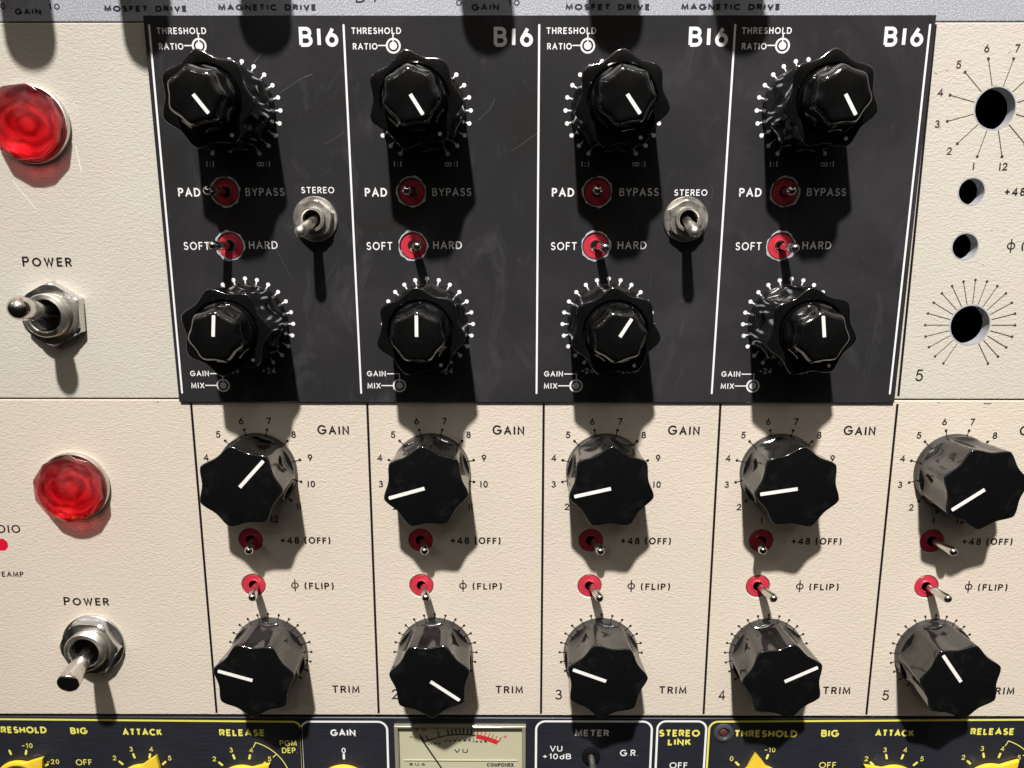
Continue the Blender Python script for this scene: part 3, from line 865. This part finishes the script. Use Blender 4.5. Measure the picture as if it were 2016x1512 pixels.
for s, a, b, z, c in [('THRESHOLD', -64.0, -47.6, -94.95, 2.1), ('BIG', -41.07, -36.3, -95.2, 2.1), ('ATTACK', -26.6, -15.6, -95.58, 2.13),
                      ('RELEASE', .27, 12.92, -95.67, 2.12), ('THRESHOLD', 142.9, 160.3, -95.57, 2.2), ('BIG', 166.9, 171.8, -95.45, 2.2),
                      ('ATTACK', 181.8, 192.5, -95.25, 2.1), ('RELEASE', 208.06, 220.1, -94.7, 2.1), ('STEREO', 122.1, 133.4, -95.48, 2.15), ('LINK', 124.65, 131.1, -98.2, 2.05)]:
    word(bot, s, a, b, z, c, BW, 0.02, m_yellow, capends=False, gap=0.16)
for s, a, b, z, c in [('PGM.', 16.86, 22.1, -98.72, 1.8), ('DEP.', 17.36, 21.7, -100.94, 1.74), ('OFF', -40.6, -36.0, -104.97, 1.9), ('OFF', 167.1, 171.9, -105.2, 1.9)]:
    word(bot, s, a, b, z, c, 0.27, 0.02, m_yellow, capends=False, gap=0.2)
for s, a, b, z, c, w in [('GAIN', 31.1, 38.07, -95.55, 2.05, .44), ('METER', 98.87, 108.3, -95.47, 2.05, .42), ('VU', 91.96, 95.42, -100.24, 1.9, .28), ('+10dB', 89.93, 97.9, -102.62, 1.75, .28),
                         ('G.R.', 111.48, 116.5, -101.6, 2.0, .32), ('0', 33.98, 35.11, -100.89, 1.65, .28), ('OFF', 125.4, 130.5, -105.4, 1.9, .30)]:
    word(bot, s, a, b, z, c, w, 0.02, m_white, capends=False, gap=0.2)
def y_scale(cx, cz, entries, mat=m_yellow):
    mb = MB()
    for a, s in entries:
        q, c = math.sin(R(a)), math.cos(R(a))
        mb.stroke([(cx + 8.0*q, cz + 8.0*c), (cx + 9.1*q, cz + 9.1*c)], 0.62, 0.02, cap=True)
        if s: cword(mb, s, cx + 10.9*q, cz + 10.75*c, 1.5, 0.22, 0.02)
    return flat_fix(mb.build('dial_scale', mat, bot))
y_scale(-56.4, -109.2, [(15, '-10'), (-15, None), (60, '-20')])
y_scale(-21.9, -110.2, [(-45, '2'), (-15, '3'), (15, '4'), (45, '5')])
y_scale(6.0, -110.4, [(-45, '2'), (-15, '3'), (15, '4'), (45, '5')])
y_scale(150.3, -109.9, [(-45, '0'), (15, '-10')])
y_scale(187.8, -109.8, [(-45, '2'), (-15, '3'), (15, '4'), (45, '5')])
y_scale(214.7, -109.3, [(-45, '2'), (-15, '3'), (15, '4'), (45, '5')])
mb = MB(); mb.stroke([(34.52, -101.3), (34.52, -102.6)], 0.62, 0.02); flat_fix(mb.build('dial_mark', m_white, bot))
for cx, cz in ((6.0, -110.4), (214.7, -109.3)):
    mb = MB()
    mb.stroke([(cx + 11.7*math.sin(R(17)), cz + 11.7*math.cos(R(17))), (cx + 13.4*math.sin(R(18)), cz + 13.4*math.cos(R(18)))] + [(cx + 13.4*math.sin(R(q)), cz + 13.4*math.cos(R(q))) for q in range(21, 80, 4)], 0.26, 0.02, cap=False)
    mb.stroke([(cx + 11.9*math.sin(R(47)), cz + 11.9*math.cos(R(47))), (cx + 13.4*math.sin(R(47)), cz + 13.4*math.cos(R(47)))], 0.26, 0.02, cap=False)
    flat_fix(mb.build('scale_bracket', m_yellow, bot))
def pointer_flange():
    mb = MB(); ring = []
    n = 72; tip = 11.3
    for k in range(n):
        a = 2*math.pi*k/n
        aa = min(a, 2*math.pi - a); r = 7.25
        half = R(22)
        if aa < half:
            r = 1.0/((1 - aa/half)/tip + (aa/half)/7.25)
        ring.append((r, a))
    def lay(off, d): return [((r - off)*math.sin(a), d, (r - off)*math.cos(a)) for r, a in ring]
    mb.rings([lay(0, 0.2), lay(0, 0.7), lay(0.25, 1.1), [(6.2*math.sin(a), 1.3, 6.2*math.cos(a)) for r, a in ring]], 0, cap1=0)
    return mb
def y_knob(cx, cz, ang, round_=False):
    k = inst('pointer_knob', 'yk', lambda: fluted_knob_mesh(11.0, 6.35, 5.9, 0.5, 3.4, 5.0, flange=0.8, rf=6.4).build('pointer_knob', [m_knob, m_face], None, smooth=32), bot, (cx, 0, cz - 1.3), ang)
    if round_:
        mb = MB(); mb.lathe([(7.6, 0.2), (7.6, 0.7), (7.3, 1.1), (6.2, 1.3)], 64); mb.build('flange', m_yplastic, k, smooth=40)
    else:
        inst('pointer_flange', 'yf', lambda: pointer_flange().build('pointer_flange', m_yplastic, smooth=35), k)
for cx, cz, a in ((-56.4, -109.2, 41), (-21.9, -110.2, 24), (6.0, -110.4, 45), (150.3, -109.9, -7), (187.8, -109.8, -49), (214.7, -109.3, 40)):
    y_knob(cx, cz, a)
y_knob(34.3, -110.6, 0, True)
# level meter
FR = (48.95, 85.25, -117.9, -91.75)
bz = plate('meter_bezel', FR[0], FR[1], FR[2], FR[3], 1.1, 3.0, [(50.0, 84.2, -114, -92.5)], [m_bezel, m_bezel], bot, 0.25)
bz['label'] = 'clear olive plastic meter frame'
mb = MB(); mb.poly([(49.2, -117), (85, -117), (85, -92), (49.2, -92)], -0.4); flat_fix(mb.build('meter_card', m_dial, bz))
mb = MB()
for s, a, b, z, c in [('20', 54.2, 57.66, -94.2, .8), ('10', 58.9, 61.1, -93.6, .75), ('VU', 65.3, 69.1, -101.05, 1.25), ('20', 59.56, 61.55, -98.45, .65), ('40', 62.5, 64.5, -97.62, .65),
                      ('60', 65.1, 67.3, -97.45, .65), ('80', 67.9, 69.97, -97.44, .65), ('100%', 70.4, 74.5, -97.78, .66), ('8U6', 52.67, 57.1, -105.04, .85), ('COMPONEX', 74.4, 81.9, -105.3, 1.15)]:
    text(mb, s, a, b, z, c, 0.27 if s in ('VU', 'COMPONEX') else 0.20, -0.38, gap=0.25)
CX, CZ, RR = 67.3, -118.7, 23.45
pt = lambda r, a: (CX + r*math.sin(R(a)), CZ + r*math.cos(R(a)))
mb.stroke([pt(RR, a) for a in range(-26, 11, 2)], 0.36, -0.38, cap=False)
for a, l in ((-26, 2.6), (-23, 1.7), (-14.8, 1.8), (-8.5, 1.9), (-6, 1.8), (-3.3, 1.9), (-.8, 1.8), (1.6, 1.9), (4.2, 1.8), (6.6, 1.9)):
    mb.stroke([pt(RR, a), pt(RR + l, a)], 0.36, -0.38, cap=False)
for a in (-24, -22, -17.5, -14.5, -10, -6, -3, .8, 3.5, 6, 9):
    mb.disc(*pt(RR - 1.2, a), 0.16, -0.38, 10)
mb.stroke([(52.9, -96.0), (53.9, -96.05)], 0.2, -0.38, cap=False)
flat_fix(mb.build('meter_scale', m_navy, bz))
mb = MB()
mb.stroke([pt(RR - .25, a) for a in (10.5, 14, 18, 22, 26)], 1.35, -0.38, cap=False)
for a in (10.7, 13.3, 15.9, 18.5, 21, 23.5, 26.3):
    mb.stroke([pt(RR, a), pt(RR + 1.7, a)], 0.34 if a in (10.7, 26.3) else 0.22, -0.38, cap=False)
mb.stroke([(79.0, -95.95), (80.1, -95.95)], 0.2, -0.38, cap=False); mb.stroke([(79.55, -95.4), (79.55, -96.5)], 0.2, -0.38, cap=False)
flat_fix(mb.build('meter_red_zone', m_vured, bz))
mb = MB(); mb.rings([[(55.9, 0.35, -95.55), (56.15, 0.35, -95.4), (67.9, 0.35, -115.2), (67.65, 0.35, -115.2)], [(55.9, 0.5, -95.55), (56.15, 0.5, -95.4), (67.9, 0.5, -115.2), (67.65, 0.5, -115.2)]], 0, cap1=0)
mb.build('needle', m_black, bz)
mb = MB(); mb.lathe([(0.22, 0.0), (0.22, 0.0)], 4) if False else None
mb = MB(); mb.rings([[(51.2, -0.2, -103.25), (83.0, -0.2, -103.25), (83.0, -0.2, -103.0), (51.2, -0.2, -103.0)], [(51.2, 0.0, -103.2), (83.0, 0.0, -103.2), (83.0, 0.0, -103.1), (51.2, 0.0, -103.1)]], 0, cap1=0)
mb.build('card_ridge', m_dial, bz)
mb = MB(); mb.poly([(49.7, -114.4), (84.5, -114.4), (84.5, -92.2), (49.7, -92.2)], 0.75); flat_fix(mb.build('cover_glass', m_pane, bz))
# lamp and meter switch
mb = MB(); mb.lathe([(2.75, 0), (2.75, 0.35), (2.4, 0.6), (1.75, 0.6), (1.4, 0.2), (1.3, -0.6)], 48)
led = mb.build('indicator_lamp', plain('dark_grey_metal', (0.05, 0.052, 0.054), 0.45), bot, (139.9, 0, -94.15), smooth=40)
mb = MB(); mb.lathe([(1.3, -0.3), (1.0, 0.15), (0.5, 0.35), (0.1, 0.4)], 32, cap1=True); mb.build('lens', m_lens, led, smooth=40)
ms = MB(); ms.lathe([(2.5, 0.0), (2.5, 0.5), (2.2, 0.9), (1.3, 0.9), (1.2, -0.3), (0.2, -0.3)], 40, mis=[0, 0, 0, 0, 1])
ms = ms.build('meter_switch', [m_dark, m_dark], bot, (103.4, 0, -101.4), smooth=40)
lever_mb((0.3, 6.5, -1.2), 0.8, 1.0, 0).build('lever', m_nickel, ms, smooth=40)

# ------------------------------------------------------------------ grey drive unit along the top
top = thing('drive_unit', 'silver grey hammered drive unit with black wide lettering, along the top edge', 'signal processor')
plate('faceplate', XL, XR, 88.98, 177.6, 0, 3.0, [], [m_grey], top, 0.2)
for s, a, b, z, c in [('GAIN', -33.2, -27.1, 90.4, 1.42), ('MOSFET DRIVE', -12.5, 6.6, 91.07, 1.36), ('MAGNETIC DRIVE', 13.8, 36.4, 91.3, 1.4),
                      ('D.I', 45.46, 50.1, 92.93, 1.4), ('GAIN', 72.0, 78.4, 91.3, 1.45), ('MOSFET DRIVE', 93.65, 113.05, 91.34, 1.4), ('MAGNETIC DRIVE', 120.2, 142.9, 91.35, 1.4)]:
    word(top, s, a, b, z, c, 0.42, 0.02, m_navy, capends=False, gap=0.13)
for s, a, b, z in [('0', -36.4, -35.3, 91.6), ('10', -25.3, -22.7, 91.5), ('0', 68.5, 69.8, 92.3), ('10', 80.4, 83.1, 92.3)]:
    word(top, s, a, b, z, 1.35, 0.28, 0.02, m_navy, capends=False)
def round_knob():
    mb = MB(); mb.lathe([(5.9, 0.0), (5.9, 20.6), (5.6, 21.6), (4.8, 22.0)], 56, cap1=True); return mb.build('round_knob', m_knob, None, smooth=40)
for x in (-30.4, -3.1, 24.5, 74.8, 103.6, 131.9):
    k = inst('round_knob', 'rk', round_knob, top, ((x - 0.3 + 0.0148*(x + 59.7) - 1.17)/1.0195, 0.02, 111.2), 0)
    inst('pointer_line', 'rkp', lambda: bar_mb(1.0, 5.0, 0.7, 22.0).build('pointer_line', m_pointer), k)
